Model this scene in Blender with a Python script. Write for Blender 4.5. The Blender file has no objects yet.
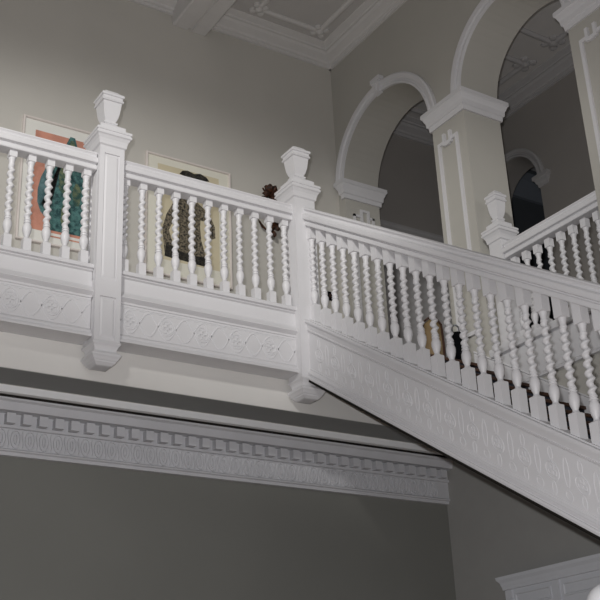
import bpy, math, random
from mathutils import Vector, Matrix
random.seed(7)
PI = math.pi
scn = bpy.context.scene
col = scn.collection
scn.view_settings.view_transform = 'Standard'
scn.view_settings.look = 'None'
scn.view_settings.exposure = 0.0

# ------------------------------------------------------------------ materials
def mat(name, rgb, rough=0.5, spec=0.3, noise=0.0, nscale=6.0, rgb2=None, bump=0.0, bscale=60.0, metal=0.0):
    m = bpy.data.materials.new(name); m.use_nodes = True
    nt = m.node_tree; b = nt.nodes['Principled BSDF']
    b.inputs['Base Color'].default_value = (*rgb, 1)
    b.inputs['Roughness'].default_value = rough
    b.inputs['Specular IOR Level'].default_value = spec
    b.inputs['Metallic'].default_value = metal
    tc = nt.nodes.new('ShaderNodeTexCoord')
    if noise > 0 or rgb2:
        n = nt.nodes.new('ShaderNodeTexNoise'); n.inputs['Scale'].default_value = nscale; n.inputs['Detail'].default_value = 6
        nt.links.new(tc.outputs['Object'], n.inputs['Vector'])
        r = nt.nodes.new('ShaderNodeValToRGB')
        c2 = rgb2 or tuple(c * (1 - noise) for c in rgb)
        r.color_ramp.elements[0].position = 0.38; r.color_ramp.elements[1].position = 0.62
        r.color_ramp.elements[0].color = (*c2, 1); r.color_ramp.elements[1].color = (*rgb, 1)
        nt.links.new(n.outputs['Fac'], r.inputs['Fac']); nt.links.new(r.outputs['Color'], b.inputs['Base Color'])
    if bump > 0:
        n2 = nt.nodes.new('ShaderNodeTexNoise'); n2.inputs['Scale'].default_value = bscale; n2.inputs['Detail'].default_value = 3
        nt.links.new(tc.outputs['Object'], n2.inputs['Vector'])
        bp = nt.nodes.new('ShaderNodeBump'); bp.inputs['Strength'].default_value = bump; bp.inputs['Distance'].default_value = 0.01
        nt.links.new(n2.outputs['Fac'], bp.inputs['Height']); nt.links.new(bp.outputs['Normal'], b.inputs['Normal'])
    return m

WHITE = mat('white_gloss_paint', (0.655, 0.648, 0.66), 0.42, 0.35, noise=0.03, nscale=3)
RELIEF = mat('white_relief_paint', (0.665, 0.66, 0.675), 0.5, 0.3, noise=0.03, nscale=12, bump=0.12, bscale=45)
DIMWHITE = mat('aged_white_paint', (0.62, 0.62, 0.63), 0.55, 0.25, noise=0.05, nscale=4)
WALL = mat('lit_greige_wall_paint', (0.55, 0.53, 0.485), 0.85, 0.15, noise=0.035, nscale=1.3, bump=0.03, bscale=120)  # same greige as the right wall, lightened to paint in its light
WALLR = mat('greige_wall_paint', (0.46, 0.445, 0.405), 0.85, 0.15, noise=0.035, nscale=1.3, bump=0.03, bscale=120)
SOFFIT = mat('lit_beam_paint', (0.72, 0.705, 0.675), 0.8, 0.15, noise=0.03, nscale=2)  # beam greige lightened, light on the front edge is in the colour
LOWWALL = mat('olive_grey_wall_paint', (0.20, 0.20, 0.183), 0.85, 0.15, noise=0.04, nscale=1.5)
PLASTER = mat('plaster_cornice_paint', (0.56, 0.56, 0.58), 0.7, 0.2, noise=0.05, nscale=5, bump=0.1, bscale=40)
CEIL = mat('ceiling_paint', (0.52, 0.505, 0.49), 0.8, 0.15, noise=0.03, nscale=2)
CORNM = mat('ceiling_cornice_paint', (0.62, 0.605, 0.59), .7, .2, noise=.03)
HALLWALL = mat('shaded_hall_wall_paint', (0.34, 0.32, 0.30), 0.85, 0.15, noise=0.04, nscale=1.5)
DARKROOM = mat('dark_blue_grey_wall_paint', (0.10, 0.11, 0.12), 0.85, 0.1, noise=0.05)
CARPET = mat('slate_stair_carpet', (0.055, 0.06, 0.075), 0.95, 0.05, noise=0.3, nscale=60)
WOOD = mat('brown_tread_wood', (0.075, 0.036, 0.022), 0.5, 0.3, noise=0.4, nscale=9)
FLOORM = mat('oak_floor_boards', (0.20, 0.13, 0.08), 0.5, 0.3, noise=0.35, nscale=5)
UNDER = mat('painted_shade_strip', (0.018, 0.016, 0.014), 0.7, 0.1, noise=0.2)  # near-black that stands in for shade below string and fillet
BLACK = mat('black_leather', (0.004, 0.004, 0.0045), 0.9, 0.03, noise=0.2)
TAN = mat('tan_leather', (0.17, 0.115, 0.055), 0.6, 0.25, noise=0.2, nscale=10)
DKBROWN = mat('dark_brown_leather', (0.05, 0.022, 0.014), 0.6, 0.25, noise=0.3)
STEEL = mat('grey_steel', (0.35, 0.36, 0.38), 0.3, 0.5, metal=0.8)
BRONZE = mat('brown_dried_leaf', (0.085, 0.032, 0.016), 0.6, 0.25, noise=0.5, nscale=25, rgb2=(0.018, 0.010, 0.007))
FRAMEM = mat('pale_frame_wood', (0.72, 0.66, 0.62), 0.45, 0.3, noise=0.06)
MATB = mat('white_mount_board', (0.80, 0.79, 0.74), 0.9, 0.1, noise=0.02)
MATC = mat('cream_mount_board', (0.78, 0.76, 0.66), 0.9, 0.1, noise=0.02)
CORAL = mat('coral_ink', (0.66, 0.31, 0.225), 0.85, 0.1, noise=0.2, nscale=7)
TEAL = mat('teal_ink', (0.09, 0.21, 0.20), 0.85, 0.1, nscale=26, rgb2=(0.02, 0.06, 0.065))
TEALL = mat('pale_teal_ink', (0.16, 0.27, 0.28), 0.85, 0.1, nscale=9, rgb2=(0.045, 0.10, 0.11))
OLIVE = mat('olive_ink', (0.17, 0.20, 0.11), 0.85, 0.1, nscale=20, rgb2=(0.03, 0.08, 0.07))
TANINK = mat('straw_ink', (0.66, 0.59, 0.42), 0.85, 0.1, noise=0.06, nscale=4)
INK = mat('charcoal_ink', (0.26, 0.22, 0.155), 0.85, 0.1, nscale=42, rgb2=(0.018, 0.018, 0.018))
INKD = mat('dark_charcoal_ink', (0.05, 0.045, 0.035), 0.85, 0.1, nscale=24, rgb2=(0.012, 0.012, 0.012))

def glass_mat():
    m = bpy.data.materials.new('picture_glass'); m.use_nodes = True
    nt = m.node_tree; nt.nodes.clear()
    o = nt.nodes.new('ShaderNodeOutputMaterial'); mx = nt.nodes.new('ShaderNodeMixShader')
    t = nt.nodes.new('ShaderNodeBsdfTransparent'); g = nt.nodes.new('ShaderNodeBsdfGlossy')
    g.inputs['Roughness'].default_value = 0.03; mx.inputs['Fac'].default_value = 0.05
    nt.links.new(t.outputs[0], mx.inputs[1]); nt.links.new(g.outputs[0], mx.inputs[2]); nt.links.new(mx.outputs[0], o.inputs['Surface'])
    return m
GLASS = glass_mat()

# ------------------------------------------------------------------ mesh helpers
class MB:
    def __init__(s): s.v = []; s.f = []
    def add(s, vs, fs):
        n = len(s.v); s.v += [tuple(v) for v in vs]; s.f += [tuple(i + n for i in f) for f in fs]
    def box(s, x0, x1, y0, y1, z0, z1):
        v = [(x, y, z) for z in (z0, z1) for y in (y0, y1) for x in (x0, x1)]
        s.add(v, [(0, 2, 3, 1), (4, 5, 7, 6), (0, 1, 5, 4), (2, 6, 7, 3), (0, 4, 6, 2), (1, 3, 7, 5)])
    def bevbox(s, x0, x1, y0, y1, z0, z1, b):          # chamfered on the four vertical edges and the top rim
        def ring(i, z):
            a, c, d, e = x0 + i, x1 - i, y0 + i, y1 - i
            k = b
            return [(a + k, d, z), (c - k, d, z), (c, d + k, z), (c, e - k, z), (c - k, e, z), (a + k, e, z), (a, e - k, z), (a, d + k, z)]
        R = [ring(0, z0), ring(0, z1 - b), ring(b, z1)]
        s.loft(R, True)
    def loft(s, rings, caps=True):
        n = len(rings[0]); vs = [p for r in rings for p in r]; fs = []
        for k in range(len(rings) - 1):
            for i in range(n):
                j = (i + 1) % n
                fs.append((k * n + i, k * n + j, (k + 1) * n + j, (k + 1) * n + i))
        if caps:
            fs.append(tuple(reversed(range(n)))); fs.append(tuple((len(rings) - 1) * n + i for i in range(n)))
        s.add(vs, fs)
    def extrude(s, prof, p0, p1, side, up=(0, 0, 1), caps=True):     # closed profile of (u, v) swept from p0 to p1
        p0, p1, side, up = Vector(p0), Vector(p1), Vector(side), Vector(up)
        s.loft([[p0 + side * u + up * v for u, v in prof], [p1 + side * u + up * v for u, v in prof]], caps)
    def square(s, levels, cx, cy):                     # stack of square sections (z, half width)
        s.loft([[(cx - h, cy - h, z), (cx + h, cy - h, z), (cx + h, cy + h, z), (cx - h, cy + h, z)] for z, h in levels])
    def lathe(s, levels, cx, cy, n=14):
        s.loft([[(cx + r * math.cos(2 * PI * i / n), cy + r * math.sin(2 * PI * i / n), z) for i in range(n)] for z, r in levels])
    def tube(s, pts, r, n=8):
        pts = [Vector(p) for p in pts]; rings = []
        for i, p in enumerate(pts):
            d = (pts[min(i + 1, len(pts) - 1)] - pts[max(i - 1, 0)]).normalized()
            a = d.orthogonal().normalized(); b = d.cross(a)
            rr = r[i] if isinstance(r, (list, tuple)) else r
            rings.append([p + (a * math.cos(2 * PI * k / n) + b * math.sin(2 * PI * k / n)) * rr for k in range(n)])
        # keep rings aligned
        for i in range(1, len(rings)):
            best = min(range(n), key=lambda q: (rings[i][q] - rings[i - 1][0]).length)
            rings[i] = rings[i][best:] + rings[i][:best]
        s.loft(rings)
    def ribbon(s, pts, w, h, mp, closed=False):        # low relief strip on a mapped surface; pts are (s, v)
        n = len(pts); L = []
        for i, (a, b) in enumerate(pts):
            if closed: p, q = pts[i - 1], pts[(i + 1) % n]
            else: p, q = pts[max(i - 1, 0)], pts[min(i + 1, n - 1)]
            dx, dy = q[0] - p[0], q[1] - p[1]; l = math.hypot(dx, dy) or 1
            nx, ny = -dy / l * w / 2, dx / l * w / 2
            L.append([mp(a + nx, b + ny, -0.002), mp(a + nx * .55, b + ny * .55, h), mp(a - nx * .55, b - ny * .55, h), mp(a - nx, b - ny, -0.002)])
        if closed: L.append(L[0])
        vs = [p for r in L for p in r]; fs = []
        for k in range(len(L) - 1):
            for i in range(3): fs.append((k * 4 + i, k * 4 + i + 1, k * 4 + i + 5, k * 4 + i + 4))
        s.add(vs, fs)
    def mesh(s, name, m):
        me = bpy.data.meshes.new(name); me.from_pydata(s.v, [], s.f); me.validate(); me.update()
        import bmesh
        bm = bmesh.new(); bm.from_mesh(me); bmesh.ops.recalc_face_normals(bm, faces=bm.faces); bm.to_mesh(me); bm.free()
        me.materials.append(m); return me
    def build(s, name, m, parent=None, smooth=None, loc=None):
        o = bpy.data.objects.new(name, s.mesh(name, m)); col.objects.link(o)
        if parent: o.parent = parent
        if loc: o.location = loc
        if smooth: shade(o, smooth)
        return o

def shade(o, deg):
    me = o.data
    for p in me.polygons: p.use_smooth = True
    me.set_sharp_from_angle(angle=math.radians(deg))
def tag(o, label, cat, group=None, kind=None):
    o['label'] = label; o['category'] = cat
    if group: o['group'] = group
    if kind: o['kind'] = kind
    return o
def empty(name, loc, label, cat, group=None):
    o = bpy.data.objects.new(name, None); col.objects.link(o); o.location = loc; o.empty_display_size = 0.1
    return tag(o, label, cat, group)
def struct(o, label, cat): return tag(o, label, cat, kind='structure')
def local(root): # parts are modelled in world coordinates under a root: shift them back
    bpy.context.view_layer.update()
    for c in root.children: c.location = c.location - root.location

# ------------------------------------------------------------------ key dimensions (metres, camera at the origin)
XW = 6.75            # face of the arcaded right wall
YB = 9.23            # back wall of the gallery
YG = 7.81            # back wall of the ground floor
ZF = 3.44            # gallery floor
ZG = -1.60           # ground floor
ZC = 8.20            # ceiling
ZS = 2.735           # underside of the gallery
TAN_ = 0.644         # pitch of the flight

# ------------------------------------------------------------------ floors, ceiling, walls
m = MB(); m.box(-5, 12.5, -5, 10.4, ZG - .2, ZG); struct(m.build('floor_ground', FLOORM), 'wooden ground floor far below the gallery', 'floor')
m = MB(); m.box(-5, XW - .003, 7.25, YB, ZS, ZF)
gf = struct(m.build('floor_gallery', SOFFIT), 'plain pale front edge and dim underside of the gallery floor', 'floor')
m = MB(); m.box(-5, XW - .004, 7.256, YG - .23, ZS - .004, ZS + .01); m.build('soffit_shade', mat('soffit_shade_paint', (.27, .275, .27), .85, .1, noise=.03), gf)  # thin sheet, gallery underside shade painted as a darker grey
m = MB(); m.box(7.25, 12.3, -3, 10.04, 3.15, ZF); struct(m.build('floor_hall', FLOORM), 'floor of the shaded hall beyond the arches', 'floor')
m = MB(); m.box(-5, 12.3, -3, 10.4, ZC, ZC + .15); struct(m.build('ceiling', CEIL), 'flat off-white panelled ceiling over stair hall and gallery', 'ceiling')
m = MB(); m.box(-5, XW, YB, YB + .2, ZS + .3, ZC); struct(m.build('wall_back', WALL), 'tall greige back wall of the gallery carrying the two prints', 'wall')
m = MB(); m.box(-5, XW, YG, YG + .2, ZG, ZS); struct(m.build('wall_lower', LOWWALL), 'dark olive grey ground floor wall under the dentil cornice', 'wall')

ARCH1 = dict(c=8.29, z=6.33, r=.815)
ARCH2 = dict(c=6.23, z=6.37, r=.74)
TW = .50
ZCAP0, ZCAP1 = 6.165, 6.385
def arch_wall(m, x0, x1, ymin, ymax, zmin, ztop, sill, arches, n=28):
    arches = sorted(arches, key=lambda a: a['c'])
    y = ymin
    for a in arches:
        l, r = a['c'] - a['r'], a['c'] + a['r']
        m.box(x0, x1, y, l, zmin, ztop)
        if sill > zmin: m.box(x0, x1, l, r, zmin, sill)
        pts = [(a['c'] - a['r'] * math.cos(PI * k / n), a['z'] + a['r'] * math.sin(PI * k / n)) for k in range(n + 1)]
        for k in range(n):
            (ya, za), (yb, zb) = pts[k], pts[k + 1]
            v = [(x0, ya, za), (x0, yb, zb), (x0, yb, ztop), (x0, ya, ztop), (x1, ya, za), (x1, yb, zb), (x1, yb, ztop), (x1, ya, ztop)]
            m.add(v, [(0, 1, 2, 3), (4, 7, 6, 5), (0, 4, 5, 1), (3, 2, 6, 7)])
        y = r
    m.box(x0, x1, y, ymax, zmin, ztop)
m = MB(); arch_wall(m, XW, XW + TW, -3, 10.04, ZG, ZC, ZF, [ARCH1, ARCH2])
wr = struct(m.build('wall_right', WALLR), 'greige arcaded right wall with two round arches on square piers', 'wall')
ARCH3 = dict(c=9.02, z=6.92, r=.475)
m = MB(); arch_wall(m, 9.46, 9.86, -3, 10.04, 3.15, ZC, ZF, [ARCH3])
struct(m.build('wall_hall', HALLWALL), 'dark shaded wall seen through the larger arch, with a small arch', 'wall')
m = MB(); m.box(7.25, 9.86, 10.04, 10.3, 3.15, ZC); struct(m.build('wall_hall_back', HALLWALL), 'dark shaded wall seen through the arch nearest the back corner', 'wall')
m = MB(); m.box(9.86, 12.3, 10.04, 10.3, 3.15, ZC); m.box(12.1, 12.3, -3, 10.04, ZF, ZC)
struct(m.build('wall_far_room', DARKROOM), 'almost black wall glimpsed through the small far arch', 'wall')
m = MB(); m.extrude([(0, 7.62), (.05, 7.62), (.08, 7.68), (.2, 7.82), (.22, 7.95), (0, 7.95)], (9.87, 10.04, 0), (12.1, 10.04, 0), (0, -1, 0))
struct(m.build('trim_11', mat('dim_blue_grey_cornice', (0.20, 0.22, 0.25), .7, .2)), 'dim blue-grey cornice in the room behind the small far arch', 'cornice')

# ------------------------------------------------------------------ ceiling cornice, beam, coffers
CORN = [(0, 8.035), (.03, 8.035), (.035, 8.07), (.06, 8.075), (.075, 8.095), (.15, 8.125), (.175, 8.15), (.20, 8.152), (.21, 8.17), (.28, 8.19), (.29, 8.21), (0, 8.21)]
m = MB()
m.extrude(CORN, (-5, YB, 0), (XW - .001, YB, 0), (0, -1, 0)); m.extrude(CORN, (XW, -3, 0), (XW, YB, 0), (-1, 0, 0))
struct(m.build('trim_1', CORNM), 'moulded plaster cornice running round the main ceiling', 'cornice')
m = MB(); xc = 4.772
prof = [(-.29, 8.21), (-.27, 8.14), (-.235, 8.13), (-.225, 8.0), (-.218, 7.925), (-.20, 7.905), (-.03, 7.905), (-.02, 7.935), (.02, 7.935), (.03, 7.905), (.20, 7.905), (.218, 7.925), (.225, 8.0), (.235, 8.13), (.27, 8.14), (.29, 8.21)]
m.extrude(prof, (xc, -3, 0), (xc, YB - .002, 0), (1, 0, 0))
struct(m.build('trim_2', CORNM), 'broad moulded ceiling beam running forward from the back wall', 'beam')

def frame_run(m, x0, x1, y0, y1, z, w=.07, h=.03):
    p = [(-w / 2, z), (-w / 2, z - h * .5), (-w / 6, z - h), (w / 6, z - h), (w / 2, z - h * .5), (w / 2, z)]
    m.extrude(p, (x0, y0, 0), (x1, y0, 0), (0, 1, 0)); m.extrude(p, (x0, y1, 0), (x1, y1, 0), (0, 1, 0))
    m.extrude(p, (x0, y0, 0), (x0, y1, 0), (1, 0, 0)); m.extrude(p, (x1, y0, 0), (x1, y1, 0), (1, 0, 0))
def rosettes(m, corners, z, r=.10):
    for (x, y) in corners:
        m.lathe([(z, r * .55), (z - .03, r * .5), (z - .045, r * .25), (z - .05, .01)], x, y, 10)
        for k in range(4):
            a = PI / 4 + k * PI / 2; cx, cy = x + r * .8 * math.cos(a), y + r * .8 * math.sin(a)
            m.lathe([(z, r * .42), (z - .025, r * .36), (z - .035, r * .12)], cx, cy, 8)
X0, X1, Y0, Y1 = 5.46, 6.31, 5.6, 8.80
m = MB(); frame_run(m, X0, X1, Y0, Y1, ZC)
fr = struct(m.build('trim_3', CORNM), 'raised rectangular ceiling panel moulding in the corner bay', 'ceiling moulding')
m = MB(); rosettes(m, [(X0, Y0), (X0, Y1), (X1, Y0), (X1, Y1)], ZC); m.build('corner_ornament', CORNM, fr, 40)
X0, X1 = 3.2, 4.2
m = MB(); frame_run(m, X0, X1, Y0, Y1, ZC)
fr = struct(m.build('trim_4', CORNM), 'raised rectangular ceiling panel moulding left of the beam', 'ceiling moulding')
m = MB(); rosettes(m, [(X0, Y0), (X0, Y1), (X1, Y0), (X1, Y1)], ZC); m.build('corner_ornament', CORNM, fr, 40)

# second hall: cornice and ceiling panels
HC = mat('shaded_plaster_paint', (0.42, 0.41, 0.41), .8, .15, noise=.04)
m = MB()
m.extrude(CORN, (9.46, -3, 0), (9.46, 10.039, 0), (-1, 0, 0)); m.extrude(CORN, (7.26, 10.04, 0), (9.459, 10.04, 0), (0, -1, 0))
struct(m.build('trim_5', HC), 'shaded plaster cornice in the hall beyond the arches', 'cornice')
m = MB(); Yl = [(8.07, 9.6), (6.0, 7.56), (4.0, 5.5)]
for a, b in Yl: frame_run(m, 7.65, 8.98, a, b, ZC, .08, .04)
fr = struct(m.build('trim_6', HC), 'shaded coffered ceiling mouldings seen through the larger arch', 'ceiling moulding')
m = MB()
for a, b in Yl: rosettes(m, [(7.65, a), (7.65, b), (8.98, a), (8.98, b)], ZC, .13)
m.build('corner_ornament', HC, fr, 40)
m = MB(); m.box(7.26, 9.455, 9.985, 10.039, ZF, 6.52); m.extrude([(0, 6.52), (.06, 6.52), (.075, 6.55), (.075, 6.58), (0, 6.60)], (7.26, 10.039, 0), (9.455, 10.039, 0), (0, -1, 0))
struct(m.build('trim_7', HC), 'tall pale wainscot on the shaded wall behind the corner arch', 'wainscot')

# ------------------------------------------------------------------ archivolts, keystone, capitals, pier panels
def archivolt(m, a, x, w=.125, n=32, sgn=-1, ang0=0, ang1=PI):
    prof = [(0, 0.0), (0, .03), (.02, .035), (.035, .02), (.05, .02), (.06, .04), (w - .02, .05), (w, .04), (w, 0)]
    rings = []
    for k in range(n + 1):
        t = ang0 + (ang1 - ang0) * k / n
        rings.append([(x + sgn * d, a['c'] - (a['r'] + q) * math.cos(t), a['z'] + (a['r'] + q) * math.sin(t)) for q, d in prof])
    m.loft(rings)
AL = [ARCH1, ARCH2]
m = MB(); archivolt(m, ARCH1, XW); am = struct(m.build('trim_8', WHITE, smooth=35), 'moulded surround of the smaller arch beside the back corner', 'arch surround')
m = MB(); c = ARCH1
def keystone(m, c):
    z0, z1 = c['z'] + c['r'] - .02, c['z'] + c['r'] + .19
    m.loft([[(XW - .002, c['c'] - .05, z0), (XW - .002, c['c'] + .05, z0), (XW - .05, c['c'] + .05, z0 + .01), (XW - .05, c['c'] - .05, z0 + .01)],
            [(XW - .002, c['c'] - .07, z1 - .06), (XW - .002, c['c'] + .07, z1 - .06), (XW - .06, c['c'] + .07, z1 - .06), (XW - .06, c['c'] - .07, z1 - .06)]])
    m.box(XW - .075, XW - .002, c['c'] - .085, c['c'] + .085, z1 - .06, z1)
    m.loft([[(XW - .055, c['c'] - .02, z0 + .03), (XW - .055, c['c'] + .02, z0 + .03), (XW - .055, c['c'] + .02, z1 - .08), (XW - .055, c['c'] - .02, z1 - .08)],
            [(XW - .072, c['c'] - .012, z0 + .05), (XW - .072, c['c'] + .012, z0 + .05), (XW - .072, c['c'] + .012, z1 - .09), (XW - .072, c['c'] - .012, z1 - .09)]])
keystone(m, c); m.build('keystone', WHITE, am)
m = MB(); archivolt(m, ARCH2, XW); am2 = struct(m.build('trim_9', WHITE, smooth=35), 'moulded surround of the larger arch rising out of view', 'arch surround')
m = MB(); keystone(m, ARCH2); m.build('keystone', WHITE, am2)
def capital(m, y0, y1, x0=XW, x1=XW + TW):
    L = [(ZCAP0, .004), (ZCAP0, .02), (ZCAP0 + .05, .025), (ZCAP0 + .06, .04), (ZCAP0 + .11, .045), (ZCAP0 + .13, .055), (ZCAP0 + .165, .068), (ZCAP0 + .175, .080), (ZCAP1, .080), (ZCAP1 + .005, .004)]
    m.loft([[(x0 - h, y0 - h, z), (x1 + h, y0 - h, z), (x1 + h, y1 + h, z), (x0 - h, y1 + h, z)] for z, h in L])
P2A, P2B = ARCH2['c'] + ARCH2['r'], ARCH1['c'] - ARCH1['r']      # pier between the arches
P3B = ARCH2['c'] - ARCH2['r']; P3A = P3B - .47
m = MB(); capital(m, P2A, P2B); struct(m.build('trim_10', WHITE), 'moulded capital on the pier between the two arches', 'capital')
m = MB(); capital(m, P3A, P3B); struct(m.build('trim_12', WHITE), 'moulded capital on the pier cut by the right picture edge', 'capital')
m = MB(); capital(m, ARCH1['c'] + ARCH1['r'], YB - .1); struct(m.build('trim_13', WHITE), 'moulded impost of the arch against the back corner', 'capital')
m = MB(); archivolt(m, ARCH3, 9.46, .11, 24); a3 = struct(m.build('trim_14', HC, smooth=35), 'small arch surround on the shaded far wall', 'arch surround')
m = MB(); e = ARCH3['c'] - ARCH3['r']
m.loft([[(9.459 - h, e - .14 - h, z), (9.86, e - .14 - h, z), (9.86, e + h, z), (9.459 - h, e + h, z)] for z, h in [(6.75, .015), (6.79, .02), (6.81, .035), (6.85, .045), (6.86, .065), (6.91, .065)]])
m.build('impost', HC, a3)
def pier_panel(m, y0, y1, z0, z1, x=XW, t=.022, w=.038):
    m.box(x - t, x - .001, y0, y0 + w, z0, z1); m.box(x - t, x - .001, y1 - w, y1, z0, z1)
    m.box(x - t, x - .001, y0 + w, y1 - w, z0, z0 + w)
    c = (y0 + y1) / 2                                  # stepped crest in the middle of the top bar
    m.box(x - t, x - .001, y0 + w, c - .045, z1 - w, z1); m.box(x - t, x - .001, c + .045, y1 - w, z1 - w, z1)
    m.box(x - t - .008, x - .001, c - .065, c - .03, z1 - .065, z1 + .075); m.box(x - t - .008, x - .001, c + .03, c + .065, z1 - .065, z1 + .075)
    m.box(x - t - .008, x - .001, c - .03, c + .03, z1 - .075, z1 - .03)
m = MB(); pier_panel(m, P2A + .115, P2B - .08, 3.75, 5.96); struct(m.build('trim_15', WHITE), 'raised panel moulding with crest on the pier between the arches', 'panel moulding')
m = MB(); pier_panel(m, P3A + .06, P3B - .115, 3.75, 5.97); struct(m.build('trim_16', WHITE), 'raised panel moulding with crest on the pier at the right edge', 'panel moulding')
m = MB(); w = .03; ya = ARCH1['c'] + ARCH1['r']
for (x0, x1, z0, z1) in [(6.85, 6.88, 3.8, 5.98), (7.12, 7.15, 3.8, 5.98), (6.85, 6.95, 5.95, 5.98), (7.08, 7.15, 5.95, 5.98), (6.95, 6.985, 5.9, 6.06), (7.05, 7.085, 5.9, 6.06), (6.985, 7.05, 6.03, 6.06)]:
    m.box(x0, x1, ya - .02, ya - .001, z0, z1)
struct(m.build('trim_17', WHITE), 'panel moulding with crest on the corner jamb of the smaller arch', 'panel moulding')

# ------------------------------------------------------------------ lower dentil cornice
m = MB()
Yc = YG - .001
prof = [(0, 2.21), (.03, 2.21), (.035, 2.235), (.05, 2.24), (.055, 2.25), (.04, 2.26), (.04, 2.41), (.06, 2.415), (.06, 2.435), (.045, 2.44), (.045, 2.525), (.125, 2.53), (.13, 2.55), (.14, 2.59), (.165, 2.60), (.165, 2.62), (0, 2.62)]
prof = [(u, v + .04) for u, v in prof]
m.extrude(prof, (-5, Yc, 0), (XW - .004, Yc, 0), (0, -1, 0))
lc = struct(m.build('trim_18', PLASTER), 'grey-white dentil cornice below the gallery on the ground floor wall', 'cornice')
m = MB(); k = 0; x = 2.36 - .1262 * 24
while x < XW - .08:
    m.box(x - .034, x + .034, Yc - .112, Yc - .04, 2.478, 2.555); x += .1262
m.build('dentil_band', PLASTER, lc)
m = MB(); m.box(-5, XW - .06, Yc - .225, Yc - .02, 2.672, 2.706); m.box(-5, XW - .06, Yc - .205, Yc - .02, 2.706, 2.734); m.build('top_fillet', mat('pale_fillet_paint', (.80, .80, .80), .6, .2), lc)
m = MB(); m.box(-5, XW - .01, Yc - .175, Yc - .02, 2.655, 2.672); m.build('shade_strip', UNDER, lc)  # solid dark strip painting a shadow line below the fillet
m = MB()
def lowmap(s, v, d): return (s, Yc - .04 - d, v)
x = -1.0
while x < XW - .1:
    m.ribbon([(x + .036 * math.cos(2 * PI * k / 16), 2.375 + .068 * math.sin(2 * PI * k / 16)) for k in range(16)], .014, .012, lowmap, True)
    m.ribbon([(x + .012 * math.cos(2 * PI * k / 8), 2.375 + .038 * math.sin(2 * PI * k / 8)) for k in range(8)], .014, .012, lowmap, True)
    m.ribbon([(x + .0555, 2.31), (x + .063, 2.335), (x + .0555, 2.375), (x + .048, 2.41), (x + .0555, 2.44)], .012, .012, lowmap)
    x += .111
m.build('relief_ornament', PLASTER, lc)

# ------------------------------------------------------------------ gallery fascia (moulded, with relief)
DZ = .013
FA = [(.20, 2.985), (0, 2.985), (-.004, 3.0), (0, 3.012), (.012, 3.018), (.012, 3.035), (.022, 3.05), (.034, 3.058), (.034, 3.30), (.026, 3.305), (.026, 3.32), (.005, 3.335), (-.008, 3.345),
      (-.008, 3.352), (.03, 3.40), (.034, 3.42), (.034, 3.515), (.018, 3.525), (.018, 3.536), (0, 3.54), (-.004, 3.565), (.004, 3.572), (.20, 3.572)]
REL = .0042
def gallery_fascia(name, x0, x1, label):
    m = MB(); m.extrude(FA, (x0, 7.045, DZ), (x1, 7.045, DZ), (0, 1, 0))
    f = struct(m.build(name, WHITE), label, 'fascia')
    m = MB(); mp = lambda s, v, d: (s, 7.079 - d, v)
    zc = 3.172 + DZ; p = .31
    n0 = math.ceil((x0 - 3.15) / p) - 1; n1 = math.floor((x1 - 3.15) / p) + 1
    def ok(x): return x0 + .01 < x < x1 - .01
    for n in range(n0, n1 + 1):
        c = 3.15 + n * p
        if ok(c - .08) and ok(c + .08):
            m.ribbon([(c + .056 * math.cos(2 * PI * k / 20), zc + .06 * math.sin(2 * PI * k / 20)) for k in range(20)], .018, REL, mp, True)
            for q in range(4):
                a = PI / 4 + q * PI / 2
                m.ribbon([(c + .03 * math.cos(a) + .02 * math.cos(2 * PI * k / 8), zc + .03 * math.sin(a) + .02 * math.sin(2 * PI * k / 8)) for k in range(8)], .014, REL, mp, True)
    for sg in (-1, 1):                                 # two interlacing waves
        pts = [(x0 + .012 + (x1 - x0 - .024) * k / 160) for k in range(161)]
        m.ribbon([(q, zc - sg * .094 * math.cos(2 * PI * (q - 3.15) / p)) for q in pts], .016, REL, mp)
    m.ribbon([(x0 + .004, 3.287 + DZ), (x1 - .004, 3.287 + DZ)], .012, .003, mp)
    xs = x0 + .03
    while xs < x1 - .06:
        m.ribbon([(xs, 3.275 + DZ), (xs + .05, 3.275 + DZ)], .010, .003, mp); xs += .078
    m.build('relief_ornament', RELIEF, f)
    return f
REL = .0042
N1X, N2X, NY, HW = 2.935, 4.747, 7.105, .105
gallery_fascia('trim_19', .5, N1X - HW + .002, 'white moulded gallery fascia with scroll relief left of the first newel')
gallery_fascia('trim_20', N1X + HW - .002, N2X - HW + .002, 'white moulded gallery fascia with scroll relief between the two newels')

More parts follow.
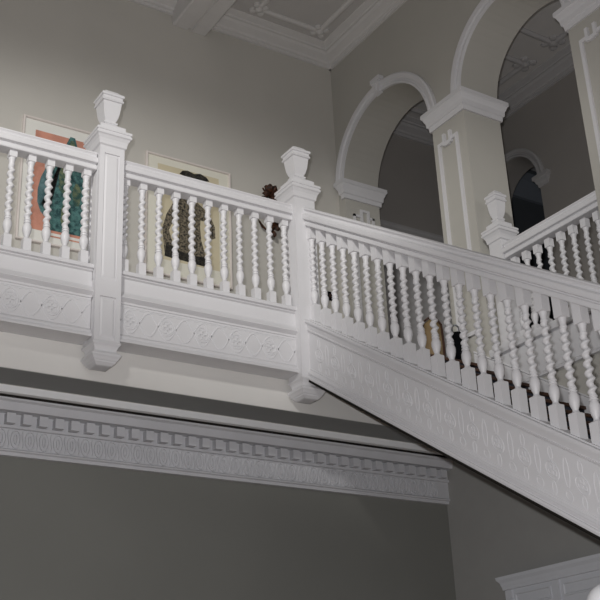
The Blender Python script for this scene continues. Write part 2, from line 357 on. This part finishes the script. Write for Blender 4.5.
# ------------------------------------------------------------------ balusters
def baluster_mesh(hb, ht, w, name, BT=.645):
    m = MB(); h = w / 2
    m.square([(-.03, h), (hb - .006, h), (hb, h - .008)], 0, 0)
    z0 = hb
    L = [(0, .018), (.006, .023), (.012, .018), (.02, .019), (.042, .028), (.072, .0345), (.098, .034), (.118, .026), (.126, .022), (.129, .028), (.137, .028), (.140, .022), (.146, .022), (.149, .027), (.156, .027), (.159, .022), (.166, .022)]
    m.lathe([(z0 + a, r) for a, r in L], 0, 0, 14)
    t0, t1 = .16, BT - .062; turns = 6.5; N = 78; n = 14; rings = []
    for k in range(N + 1):
        t = k / N; z = z0 + t0 + (t1 - t0) * t
        f = min(1, t / .06, (1 - t) / .06); e = .0084 * f; r = .0232 - .001 * (1 - f)
        a = 2 * PI * turns * t + .6
        rings.append([(e * math.cos(a) + r * math.cos(2 * PI * i / n), e * math.sin(a) + r * math.sin(2 * PI * i / n), z) for i in range(n)])
    m.loft(rings)
    L = [(BT - .067, .022), (BT - .062, .0255), (BT - .055, .0255), (BT - .051, .021), (BT - .037, .021), (BT - .017, .025), (BT - .007, .029), (BT, .029)]
    m.lathe([(z0 + a, r) for a, r in L], 0, 0, 14)
    zt = z0 + BT
    m.square([(zt, h - .008), (zt + .006, h), (zt + ht + .03, h)], 0, 0)
    me = m.mesh(name, WHITE)
    for p in me.polygons: p.use_smooth = True
    me.set_sharp_from_angle(angle=math.radians(38))
    return me
ME_LEVEL = baluster_mesh(.115, .055, .060, 'baluster_level')
ME_STAIR = baluster_mesh(.15, .128, .068, 'baluster_stair', .607)
RAIL = [(-.052, 0), (-.056, .006), (-.056, .034), (-.046, .042), (-.046, .05), (-.072, .054), (-.076, .066), (-.076, .092), (-.068, .10), (-.056, .106), (-.05, .122), (-.056, .134), (-.062, .138), (-.062, .148), (-.045, .158),
        (.045, .158), (.062, .148), (.062, .138), (.056, .134), (.05, .122), (.056, .106), (.068, .10), (.076, .092), (.076, .066), (.072, .054), (.046, .05), (.046, .042), (.056, .034), (.056, .006), (.052, 0)]
def put(me, parent, loc):
    o = bpy.data.objects.new('baluster', me); col.objects.link(o); o.parent = parent; o.location = Vector(loc) - parent.location
def rail_part(parent, prof, p0, p1, side, name, material=WHITE):
    m = MB(); m.extrude(prof, p0, p1, side); o = m.build(name, material, parent, 30); o.location = -parent.location
    return o

ZR = 4.410
def level_balustrade_x(x0, x1, xs, label):
    r = empty('gallery_balustrade', ((x0 + x1) / 2, 7.11, 3.57), label, 'balustrade', 'gallery balustrade sections')
    rail_part(r, RAIL, (x0, 7.11, ZR), (x1, 7.11, ZR), (0, 1, 0), 'handrail')
    rail_part(r, [(-.05, 3.568), (-.05, 3.578), (.05, 3.578), (.05, 3.568)], (x0, 7.11, DZ), (x1, 7.11, DZ), (0, 1, 0), 'base_rail')
    for x in xs: put(ME_LEVEL, r, (x, 7.11, 3.578 + DZ))
    return r
level_balustrade_x(.5, N1X - HW, [2.171 + .149 * i for i in range(-10, 5)], 'white twisted-baluster gallery balustrade left of the first newel, before the coral print')
level_balustrade_x(N1X + HW, N2X - HW, [3.099 + .149 * i for i in range(11)], 'white twisted-baluster gallery balustrade between the two newels, before the straw-coloured print')

# stair balustrade
SX = 4.79; YS0 = NY - HW; YE = -.30
def sl(z, y): return z - TAN_ * (7.0 - y)
r = empty('stair_balustrade', (SX, 3.4, sl(3.468, 3.4)), 'long white balustrade sloping down the near flight to the right edge', 'balustrade')
rail_part(r, [(u, v * 1.16) for u, v in RAIL], (SX, YS0, sl(4.355, YS0)), (SX, YE, sl(4.355, YE)), (1, 0, 0), 'handrail')
rail_part(r, [(-.06, 0), (-.06, .016), (.06, .016), (.06, 0)], (SX, YS0, sl(3.458, YS0)), (SX, YE, sl(3.458, YE)), (1, 0, 0), 'base_rail')
i = 0
while True:
    y = 6.982 - .1485 * i
    if y < YE + .1: break
    put(ME_STAIR, r, (SX, y, sl(3.468, y))); i += 1

# arcade balustrade on the right (level)
AX = 6.86
r = empty('arcade_balustrade', (AX, 6.2, 3.50), 'white level balustrade on the right, filling the larger arch above the flight', 'balustrade')
rail_part(r, RAIL, (AX, 6.71, ZR - .035), (AX, P3B + .002, ZR - .035), (1, 0, 0), 'handrail')
rail_part(r, [(-.06, 3.44), (-.06, 3.515), (.06, 3.515), (.06, 3.44)], (AX, 6.71, 0), (AX, P3B + .002, 0), (1, 0, 0), 'base_rail')
for i in range(8): put(ME_LEVEL, r, (AX, 6.635 - .1475 * i, 3.515 - .005))

# ------------------------------------------------------------------ newel posts
def newel(cx, cy, z0, label, panels=(), pendant=True, zt=4.635, hw=.105):
    HW = hw; fk = hw / .105
    r = empty('newel_post', (cx, cy, z0), label, 'newel post', 'square white newel posts with urn finials')
    def part(m, name):
        o = m.build(name, WHITE, r); o.location = -r.location; return o
    m = MB(); core = HW - (.010 if panels else 0)
    m.square([(z0, core), (zt, core)], cx, cy)
    if panels:
        for (a, b) in [(z0 + .002, panels[0][0]), (panels[0][1], panels[1][0]), (panels[1][1], zt - .002)]:
            m.square([(a, HW - .0005), (b, HW - .0005)], cx, cy)
        for sx in (-1, 1):
            for sy in (-1, 1):
                xa, ya = cx + sx * HW, cy + sy * HW; t = .040
                m.box(min(xa, xa - sx * t), max(xa, xa - sx * t), min(ya, ya - sy * t), max(ya, ya - sy * t), z0 + .001, zt - .001)
        for (a, b) in panels:                          # raised field with sloping margins
            for k in range(4):
                d = [(0, -1), (1, 0), (0, 1), (-1, 0)][k]; px, py = -d[1], d[0]
                def q(u, v, dd): return (cx + px * u + d[0] * dd, cy + py * u + d[1] * dd, v)
                u = HW - .042
                m.loft([[q(-u, a + .005, core - .001), q(u, a + .005, core - .001), q(u, b - .005, core - .001), q(-u, b - .005, core - .001)],
                        [q(-u + .02, a + .03, core + .006), q(u - .02, a + .03, core + .006), q(u - .02, b - .03, core + .006), q(-u + .02, b - .03, core + .006)]])
    part(m, 'shaft')
    m = MB(); z = zt
    m.square([(z - .02, HW), (z - .01, HW + .012), (z + .01, HW + .014), (z + .035, HW + .02), (z + .06, HW + .034), (z + .068, HW + .044), (z + .085, HW + .044), (z + .088, HW + .037), (z + .098, HW + .037), (z + .102, HW + .044), (z + .122, HW + .044), (z + .13, HW + .03), (z + .137, HW + .012)], cx, cy)
    m.square([(z + .135, HW + .004), (z + .178, HW + .004), (z + .192, HW - .01), (z + .205, .058 * fk)], cx, cy)
    part(m, 'cap')
    m = MB(); z = zt + .207
    m.square([(a, h * fk) for a, h in [(z - .004, .056), (z + .018, .052), (z + .022, .058), (z + .036, .058), (z + .04, .046), (z + .05, .046), (z + .075, .057), (z + .11, .067), (z + .16, .074), (z + .215, .080), (z + .218, .090), (z + .228, .095), (z + .238, .090), (z + .242, .086), (z + .262, .086), (z + .266, .095), (z + .282, .098), (z + .292, .092), (z + .298, .080), (z + .318, .060), (z + .327, .056)]], cx, cy)
    part(m, 'finial')
    if pendant:
        m = MB(); z = z0
        m.square([(z + .002, HW), (z, HW + .002), (z - .006, HW + .006), (z - .018, HW + .007), (z - .026, HW + .001), (z - .034, HW - .006), (z - .05, HW - .014), (z - .07, HW - .018), (z - .078, HW - .016), (z - .082, HW - .004), (z - .088, HW + .004), (z - .10, HW + .010), (z - .112, HW + .008), (z - .122, HW), (z - .14, HW - .010), (z - .148, HW - .018), (z - .156, HW - .020), (z - .166, HW - .030), (z - .176, HW - .040), (z - .181, HW - .055)], cx, cy)
        part(m, 'pendant')
    return r
newel(N1X, NY, 2.963, 'panelled white newel post between the coral and straw-coloured prints', panels=[(2.985, 3.32), (3.46, 4.55)], hw=.1035)
newel(N2X, NY, 2.963, 'plain white newel post where the sloping flight meets the gallery')
newel(AX + .01, 6.80, ZF, 'white newel post against the arcade pier, starting the right-hand balustrade', pendant=False, zt=4.60, hw=.083)

# ------------------------------------------------------------------ staircase flight
st = empty('staircase', (5.7, 3.5, ZG), 'carpeted stair flight descending right behind a white relief-decorated string', 'staircase')
def spart(m, name, material, smooth=None, parent=st):
    o = m.build(name, material, parent, smooth)
    if parent is st: o.location = -st.location
    return o
Yt = 7.15; RISE = .191; RUN = .297; k = 0
while ZF - RISE * k > ZG + .05:
    y1 = Yt - RUN * (k - 1) + .02 if k > 0 else 7.249; y0 = Yt - RUN * k; z = ZF - RISE * k
    m = MB(); m.box(4.78, 6.735, y0, y0 + .05, z - RISE - .02, z - .03); m.box(4.78, 6.735, y0 + .05, y1, z - .10, z - .03); m.box(4.95, 6.55, y0 - .006, y0 + .002, z - RISE - .02, z - .028)
    o = spart(m, 'step', CARPET)
    m = MB(); m.bevbox(4.78, 6.735, y0 - .025, y1, z - .03, z, .006); t = m.build('nosing', WOOD, o)
    k += 1
m = MB()
FS = [(.14, -.527), (-.004, -.527), (-.008, -.512), (-.004, -.497), (.008, -.493), (.008, -.485), (.0, -.48), (.0, -.468), (.012, -.46), (.02, -.45), (.026, -.445), (.026, -.105), (.014, -.10), (.010, -.088), (.018, -.084), (.012, -.06), (.006, -.034), (.006, -.028), (-.008, -.024), (-.008, -.003), (-.004, 0), (.14, 0)]
FX = 4.695
ys0 = YS0 + .0
m.extrude(FS, (FX, ys0, sl(3.464, ys0)), (FX, YE, sl(3.464, YE)), (1, 0, 0))
sb = spart(m, 'string_board', WHITE)
m = MB(); mp = lambda s, v, d: (FX + .026 - d, s, sl(3.464, s) + v)
c = 6.86; p = .215; n = 0; zc = -.275
while c > YE + .2:
    m.ribbon([(c + .05 * math.cos(2 * PI * k / 18), zc + .055 * math.sin(2 * PI * k / 18)) for k in range(18)], .014, .004, mp, True)
    for q in range(3):
        a = PI / 2 + q * 2 * PI / 3
        m.ribbon([(c + .02 * math.cos(a) + .014 * math.cos(2 * PI * k / 8), zc + .02 * math.sin(a) + .016 * math.sin(2 * PI * k / 8)) for k in range(8)], .011, .004, mp, True)
    for dx, dz, rx, rz in [(-p / 2, .03, .020, .09), (-p / 2, -.11, .026, .03), (0, .105, .016, .04), (0, -.105, .016, .04)]:
        m.ribbon([(c + dx + rx * math.cos(2 * PI * k / 14), zc + dz + rz * math.sin(2 * PI * k / 14)) for k in range(14)], .010, .0028, mp, True)
    c -= p
m.ribbon([(YS0 - .01, -.432), (YE, -.432)], .010, .004, mp)
m.build('relief_ornament', RELIEF, sb)
m = MB(); m.extrude([(.012, -.555), (.012, -.526), (1.9, -.526), (1.9, -.555)], (FX, ys0 + .1, sl(3.464, ys0 + .1)), (FX, YE, sl(3.464, YE)), (1, 0, 0)); spart(m, 'underside', UNDER)  # shadow below the string painted in as near-black

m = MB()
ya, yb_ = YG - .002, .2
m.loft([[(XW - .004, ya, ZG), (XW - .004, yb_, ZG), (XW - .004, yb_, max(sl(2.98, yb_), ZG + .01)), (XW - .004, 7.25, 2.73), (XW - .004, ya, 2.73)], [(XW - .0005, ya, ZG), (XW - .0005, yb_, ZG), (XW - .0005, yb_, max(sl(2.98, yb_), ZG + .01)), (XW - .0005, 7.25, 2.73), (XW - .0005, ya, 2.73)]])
struct(m.build('wall_lower_right', mat('lower_skin_grey', (.33, .325, .31), .85, .15, noise=.03)), 'plain grey ground floor wall under the stair flight', 'wall')  # thin skin, darker grey than the wall behind it
# fascia of the right-hand balustrade and sloping skirting on the arcade wall
m = MB(); R2 = [(0, 3.08), (.03, 3.08), (.034, 3.10), (.022, 3.115), (.014, 3.12), (.014, 3.43), (.03, 3.432), (.05, 3.435), (.06, 3.47), (.06, 3.50), (0, 3.51)]
m.extrude(R2, (XW - .001, 4.0, 0), (XW - .001, 6.95, 0), (-1, 0, 0)); struct(m.build('trim_21', WHITE), 'white fascia strip under the right-hand arcade balustrade', 'fascia')
m = MB(); B = [(.001, -.22), (.02, -.22), (.02, -.04), (.016, -.02), (.026, -.012), (.02, 0), (.001, 0)]
m.extrude(B, (XW, 7.2, sl(3.46, 7.2)), (XW, .5, sl(3.46, .5)), (-1, 0, 0)); struct(m.build('baseboard_right', WHITE), 'white skirting following the steps along the arcade wall', 'skirting')
m = MB(); B2 = [(0, ZF), (.02, ZF), (.02, ZF + .2), (.01, ZF + .23), (0, ZF + .23)]
m.extrude(B2, (-5, YB - .001, 0), (XW - .002, YB - .001, 0), (0, -1, 0)); struct(m.build('baseboard_back', WHITE), 'white skirting at the foot of the gallery back wall', 'skirting')

# ------------------------------------------------------------------ framed prints
def framed(x0, x1, z0, z1, label, matm, flats, fw=.022):
    y = YB - .001; cx, cz = (x0 + x1) / 2, z0
    r = empty('framed_print', (cx, y, cz), label, 'picture', 'large framed prints on the gallery wall')
    def part(m, name, mt, par=None):
        o = m.build(name, mt, par or r)
        if par is None: o.location = -r.location
        return o
    m = MB(); pf = [(0, 0), (0, .03), (.004, .034), (fw - .005, .034), (fw, .024), (fw, 0)]
    def ring(i, d): return [(x0 + i, y - d, z0 + i), (x1 - i, y - d, z0 + i), (x1 - i, y - d, z1 - i), (x0 + i, y - d, z1 - i)]
    m.loft([ring(i, d) for i, d in pf], False); part(m, 'frame', FRAMEM)
    m = MB(); m.box(x0 + .01, x1 - .01, y - .012, y - .001, z0 + .01, z1 - .01); mb = part(m, 'mount', matm)
    for name, polys, mt, lay in flats:
        m = MB(); yy = y - .0125 - .0006 * lay
        for P in polys: m.add([(a, yy, b) for a, b in P], [tuple(range(len(P)))])
        part(m, name, mt, mb)
    m = MB(); m.add([(x0 + .015, y - .022, z0 + .015), (x1 - .015, y - .022, z0 + .015), (x1 - .015, y - .022, z1 - .015), (x0 + .015, y - .022, z1 - .015)], [(0, 1, 2, 3)]); part(m, 'pane', GLASS)
    return r
def blob(cx, cz, rx, rz, n=20, j=0.0): return [(cx + rx * math.cos(2 * PI * k / n) * (1 + random.uniform(-j, j)), cz + rz * math.sin(2 * PI * k / n) * (1 + random.uniform(-j, j))) for k in range(n)]
S = YB / 9.19
def sc(P): return [(a * S, b * S) for a, b in P]
framed(2.885 * S, 3.652 * S, 4.765 * S, 6.145 * S, 'framed print with a dark teal figure on coral, left of the first newel', MATB, [
    ('background', [sc([(3.02, 4.905), (3.585, 4.905), (3.585, 6.013), (3.02, 6.013)])], CORAL, 0),
    ('dress_fold', [sc([(3.215, 5.70), (3.15, 5.62), (3.10, 5.49), (3.075, 5.35), (3.078, 5.21), (3.115, 5.11), (3.175, 5.055), (3.25, 5.05), (3.27, 5.4)])], TEALL, 1),
    ('figure', [sc([(3.195, 4.93), (3.22, 5.06), (3.17, 5.12), (3.12, 5.20), (3.10, 5.19), (3.15, 5.07), (3.19, 5.05), (3.19, 5.3), (3.2, 5.52), (3.26, 5.72), (3.33, 5.83), (3.35, 5.95), (3.385, 6.035), (3.435, 6.03), (3.465, 5.93), (3.47, 5.82), (3.52, 5.70), (3.555, 5.45), (3.56, 5.2), (3.555, 4.935)])], TEAL, 2),
    ('robe_patch', [sc(blob(3.33, 5.52, .05, .17, 14, .15))], OLIVE, 3), ('robe_patch', [sc(blob(3.48, 5.38, .045, .14, 14, .15))], OLIVE, 3), ('robe_patch', [sc(blob(3.36, 5.12, .04, .12, 14, .2))], OLIVE, 3), ('face', [sc(blob(3.41, 5.955, .03, .04, 10, .1))], OLIVE, 3),
    ('signature_line', [sc([(3.20, 4.86), (3.58, 4.86), (3.58, 4.875), (3.20, 4.875)])], CORAL, 3)])
framed(4.225 * S, 5.243 * S, 4.705 * S, 6.113 * S, 'framed print with a mottled charcoal figure on straw, between the newels', MATC, [
    ('background', [sc([(4.365, 4.89), (5.10, 4.89), (5.10, 6.008), (4.365, 6.008)])], TANINK, 0),
    ('headdress', [sc([(4.62, 5.945), (4.66, 5.995), (4.72, 6.01), (4.80, 5.99), (4.87, 6.012), (4.945, 5.99), (4.985, 5.945), (4.93, 5.93), (4.80, 5.925), (4.69, 5.93)])], INKD, 1),
    ('arm', [sc([(4.655, 5.70), (4.56, 5.60), (4.47, 5.42), (4.425, 5.25), (4.44, 5.08), (4.455, 4.95), (4.55, 4.93), (4.545, 5.10), (4.50, 5.24), (4.55, 5.36), (4.62, 5.44)]),
             sc([(4.79, 5.68), (4.90, 5.60), (4.99, 5.52), (5.045, 5.40), (5.05, 5.27), (5.0, 5.24), (4.96, 5.30), (4.965, 5.38), (4.92, 5.44), (4.84, 5.44)])], INK, 1),
    ('robe', [sc([(4.70, 5.82), (4.66, 5.70), (4.60, 5.58), (4.60, 5.40), (4.62, 5.25), (4.59, 5.05), (4.585, 4.93), (4.76, 4.925), (4.93, 4.91), (4.925, 5.05), (4.88, 5.20), (4.865, 5.36), (4.88, 5.52), (4.80, 5.66), (4.75, 5.72), (4.73, 5.84)])], INK, 2),
    ('hem', [sc([(4.60, 4.925), (4.93, 4.905), (4.925, 5.02), (4.76, 5.0), (4.60, 5.03)]), sc([(4.45, 4.93), (4.555, 4.92), (4.55, 5.06), (4.47, 5.08)])], INKD, 3)])

# ------------------------------------------------------------------ brown dried-leaf wall ornament
r = empty('wall_ornament', (5.72, YB, 5.78), 'brown dried-leaf ornament on the back wall beside the plain newel', 'wall ornament')
def opart(m, name, mt=BRONZE, smooth=50):
    o = m.build(name, mt, r, smooth); o.location = -r.location; return o
m = MB(); yb = YB - .05
m.tube([(5.70, YB, 6.08), (5.715, yb, 6.0), (5.70, yb - .02, 5.85), (5.73, yb, 5.7), (5.77, yb - .01, 5.58), (5.755, yb, 5.45)], [.012, .016, .018, .016, .014, .006]); opart(m, 'stem')
def leaf(cx, cz, l, w, ang, curl):
    m = MB(); rings = []
    for k in range(9):
        t = k / 8; wd = w * math.sin(PI * min(1, t * .93 + .07)) ** .7 + .004
        d = l * t; x = cx + d * math.cos(ang); z = cz + d * math.sin(ang); y = yb - .02 - curl * math.sin(t * PI * .8)
        px, pz = -math.sin(ang), math.cos(ang)
        rings.append([(x + px * wd, y + .008, z + pz * wd), (x, y - .025, z), (x - px * wd, y + .008, z - pz * wd), (x, y + .016, z)])
    m.loft(rings); opart(m, 'leaf')
m = MB(); m.tube([(5.585, yb, 5.65), (5.61, yb - .01, 5.60), (5.65, yb, 5.56), (5.70, yb, 5.53)], [.006, .012, .016, .008]); opart(m, 'twig')
for a in [(5.72, 5.97, .10, .04, 2.2, .06), (5.74, 5.95, .13, .04, 1.2, .08), (5.73, 5.98, .11, .04, .3, .06), (5.74, 5.93, .11, .04, -.1, .05), (5.71, 5.90, .11, .03, 3.3, .04), (5.72, 5.94, .13, .045, 1.7, .09),
          (5.74, 5.88, .11, .035, -.6, .06), (5.71, 5.92, .09, .04, 2.8, .07), (5.75, 5.90, .10, .03, .1, .07), (5.75, 5.60, .08, .035, .4, .05), (5.76, 5.57, .08, .04, -.6, .06), (5.74, 5.58, .08, .035, -1.8, .05), (5.76, 5.52, .08, .03, -1.3, .03), (5.77, 5.58, .07, .04, 1.2, .05)]: leaf(*a)

# ------------------------------------------------------------------ small things on the landing
r = empty('wall_switch', (6.53, YB - .001, 4.91), 'small black switch on the back wall behind the top balusters', 'switch')
m = MB(); m.bevbox(6.49, 6.575, YB - .015, YB - .001, 4.86, 4.965, .004); o = m.build('plate', BLACK, r); o.location = -r.location
m = MB(); m.bevbox(6.52, 6.545, YB - .024, YB - .015, 4.89, 4.935, .003); o = m.build('rocker', DKBROWN, r); o.location = -r.location

r = empty('satchel', (6.42, 7.42, ZF), 'tan satchel with dark brown edges standing on the landing', 'bag')
def bagshape(m, cx, cy, z0, pts, d, yaw):
    R = []
    ca, sa = math.cos(yaw), math.sin(yaw)
    for k, (f, s) in enumerate([(-1, .9), (-.7, 1), (.7, 1), (1, .9)]):
        R.append([(cx + (a * s) * ca - f * d * sa, cy + (a * s) * sa + f * d * ca, z0 + max(b * (.02 if b == 0 else 1) * (s if b else 1), 0)) for a, b in pts])
    m.loft(R)
sp = [(-.10, 0), (.10, 0), (.105, .2), (.10, .40), (.06, .47), (0, .49), (-.06, .45), (-.095, .32)]
m = MB(); bagshape(m, 6.42, 7.42, ZF, sp, .06, -.75); o = m.build('body', TAN, r, 40); o.location = -r.location
m = MB(); ca, sa = math.cos(-.75), math.sin(-.75)
for f in (-.062, .062):
    m.tube([(6.42 + a * 1.02 * ca - f * sa, 7.42 + a * 1.02 * sa + f * ca, ZF + .012 + b * .99) for a, b in sp + [sp[0]]], .011, 6)
o = m.build('edge_binding', DKBROWN, r); o.location = -r.location
r = empty('black_bag', (6.65, 7.335, ZF), 'upright black bag with a grey ring handle on the landing by the pier', 'bag')
bp = [(-.085, 0), (.085, 0), (.09, .2), (.075, .33), (.04, .37), (-.04, .37), (-.075, .33), (-.09, .2)]
m = MB(); bagshape(m, 6.65, 7.335, ZF, bp, .05, -.75); o = m.build('body', BLACK, r, 40); o.location = -r.location
m = MB(); m.tube([(6.65 + .035 * math.cos(t) * ca, 7.335 + .035 * math.cos(t) * sa, ZF + .40 + .05 * math.sin(t)) for t in [2 * PI * k / 18 for k in range(19)]], .009, 6)
o = m.build('ring_handle', STEEL, r, 60); o.location = -r.location

# ------------------------------------------------------------------ panelled cupboard against the ground floor right wall
CUP = mat('blue_white_joinery_paint', (0.60, 0.61, 0.64), 0.5, 0.3, noise=.03)
r = empty('panelled_cupboard', (6.69, 5.9, ZG), 'white panelled cupboard with cornice low on the wall under the flight', 'cupboard')
def cpart(m, name): o = m.build(name, CUP, r); o.location = -r.location; return o
xf = 6.63
m = MB(); m.box(xf, XW - .005, 4.6, 7.02, ZG, 1.36); cpart(m, 'carcass')
m = MB(); cp = [(0, 1.34), (.02, 1.34), (.024, 1.365), (.03, 1.38), (.035, 1.40), (.055, 1.425), (.06, 1.45), (0, 1.455)]
m.loft([[(xf - u, 4.6 - u, v), (XW - .005, 4.6 - u, v), (XW - .005, 7.02 + u, v), (xf - u, 7.02 + u, v)] for u, v in cp[1:7]]); cpart(m, 'cornice')
ys = [7.02, 6.47, 5.88, 5.29, 4.70]
for i in range(5):
    m = MB(); y = ys[i]; m.box(xf - .016, xf, y - .075, y, ZG + .1, 1.338); cpart(m, 'stile')
for i in range(4):
    for (z0, z1) in [(1.20, 1.305), (.2, 1.13), (-1.4, .1)]:
        m = MB(); a, b = ys[i + 1] + .03, ys[i] - .105
        def q(i_, d): return [(xf - d, a + i_, z0 + i_), (xf - d, b - i_, z0 + i_), (xf - d, b - i_, z1 - i_), (xf - d, a + i_, z1 - i_)]
        m.loft([q(0, 0), q(0, .012), q(.012, .012), q(.018, .003), q(.03, .003)], True); cpart(m, 'panel')

# ------------------------------------------------------------------ near white newel cap at the bottom right corner
bx, by = 3.568, 3.18
r = empty('domed_post', (bx, by, ZG), 'bright white domed post top cut by the bottom right corner', 'post')
m = MB(); m.square([(ZG, .12), (ZG + .25, .12), (ZG + .27, .09), (.30, .09), (.32, .11), (.38, .125), (.40, .10)], bx, by); o = m.build('shaft', WHITE, r); o.location = -r.location
m = MB(); m.lathe([(.395, .05), (.49, .045)] + [(.565 - .10 * math.cos(t), max(.10 * math.sin(t), .004)) for t in [.55 + (PI - .55) * k / 12 for k in range(13)]], bx, by, 20); o = m.build('dome', DIMWHITE, r, 60); o.location = -r.location

# ------------------------------------------------------------------ lights
def look(o, target):
    d = (Vector(target) - o.location).normalized(); o.rotation_euler = d.to_track_quat('-Z', 'Y').to_euler()
def spot(name, energy, size, blend, target, wide, soft):
    l = bpy.data.lights.new(name, 'SPOT'); l.energy = energy; l.spot_size = math.radians(size); l.spot_blend = blend; l.shadow_soft_size = soft; l.color = (1.0, .985, .955)
    o = bpy.data.objects.new(name, l); col.objects.link(o); o.location = (-3.2, -1.0, 7.4); look(o, target); o.scale = (wide, 1, 1)
spot('window_spot', 2700, 22.5, .75, (2.9, 7.6, 5.0), 2.5, .45)
spot('fascia_fill_spot', 520, 10, .35, (3.1, 7.6, 3.72), 5.5, .3)  # added fill spot, brightens the gallery fascia and front beam
l = bpy.data.lights.new('camera_flash', 'POINT'); l.energy = 950; l.shadow_soft_size = .03; l.color = (.98, .98, 1.0)
o = bpy.data.objects.new('camera_flash', l); col.objects.link(o); o.location = (-.10, -.02, .14)
l = bpy.data.lights.new('hall_fill', 'POINT'); l.energy = 26; l.shadow_soft_size = .35; l.color = (1, .98, .97)  # added unseen fill light, lifts the hall beyond the arches
o = bpy.data.objects.new('hall_fill', l); col.objects.link(o); o.location = (8.4, 4.6, 5.6)
w = bpy.data.worlds.new('room_ambience'); scn.world = w; w.use_nodes = True
bg = w.node_tree.nodes['Background']; bg.inputs['Color'].default_value = (.95, .96, 1.0, 1); bg.inputs['Strength'].default_value = .16

# ------------------------------------------------------------------ camera
yaw, pit, rol = (math.radians(a) for a in (33.607, 23.362, -2.6187))
fw_ = Vector((math.sin(yaw) * math.cos(pit), math.cos(yaw) * math.cos(pit), math.sin(pit)))
rt = Vector((math.cos(yaw), -math.sin(yaw), 0)); up = rt.cross(fw_)
r2 = rt * math.cos(rol) + up * math.sin(rol); u2 = -rt * math.sin(rol) + up * math.cos(rol)
cam = bpy.data.cameras.new('camera'); cam.sensor_width = 36; cam.lens = 1092.156 / 600 * 36; cam.clip_start = .02
co = bpy.data.objects.new('camera', cam); col.objects.link(co)
M = Matrix((r2, u2, -fw_)).transposed().to_4x4(); co.matrix_world = M
scn.camera = co
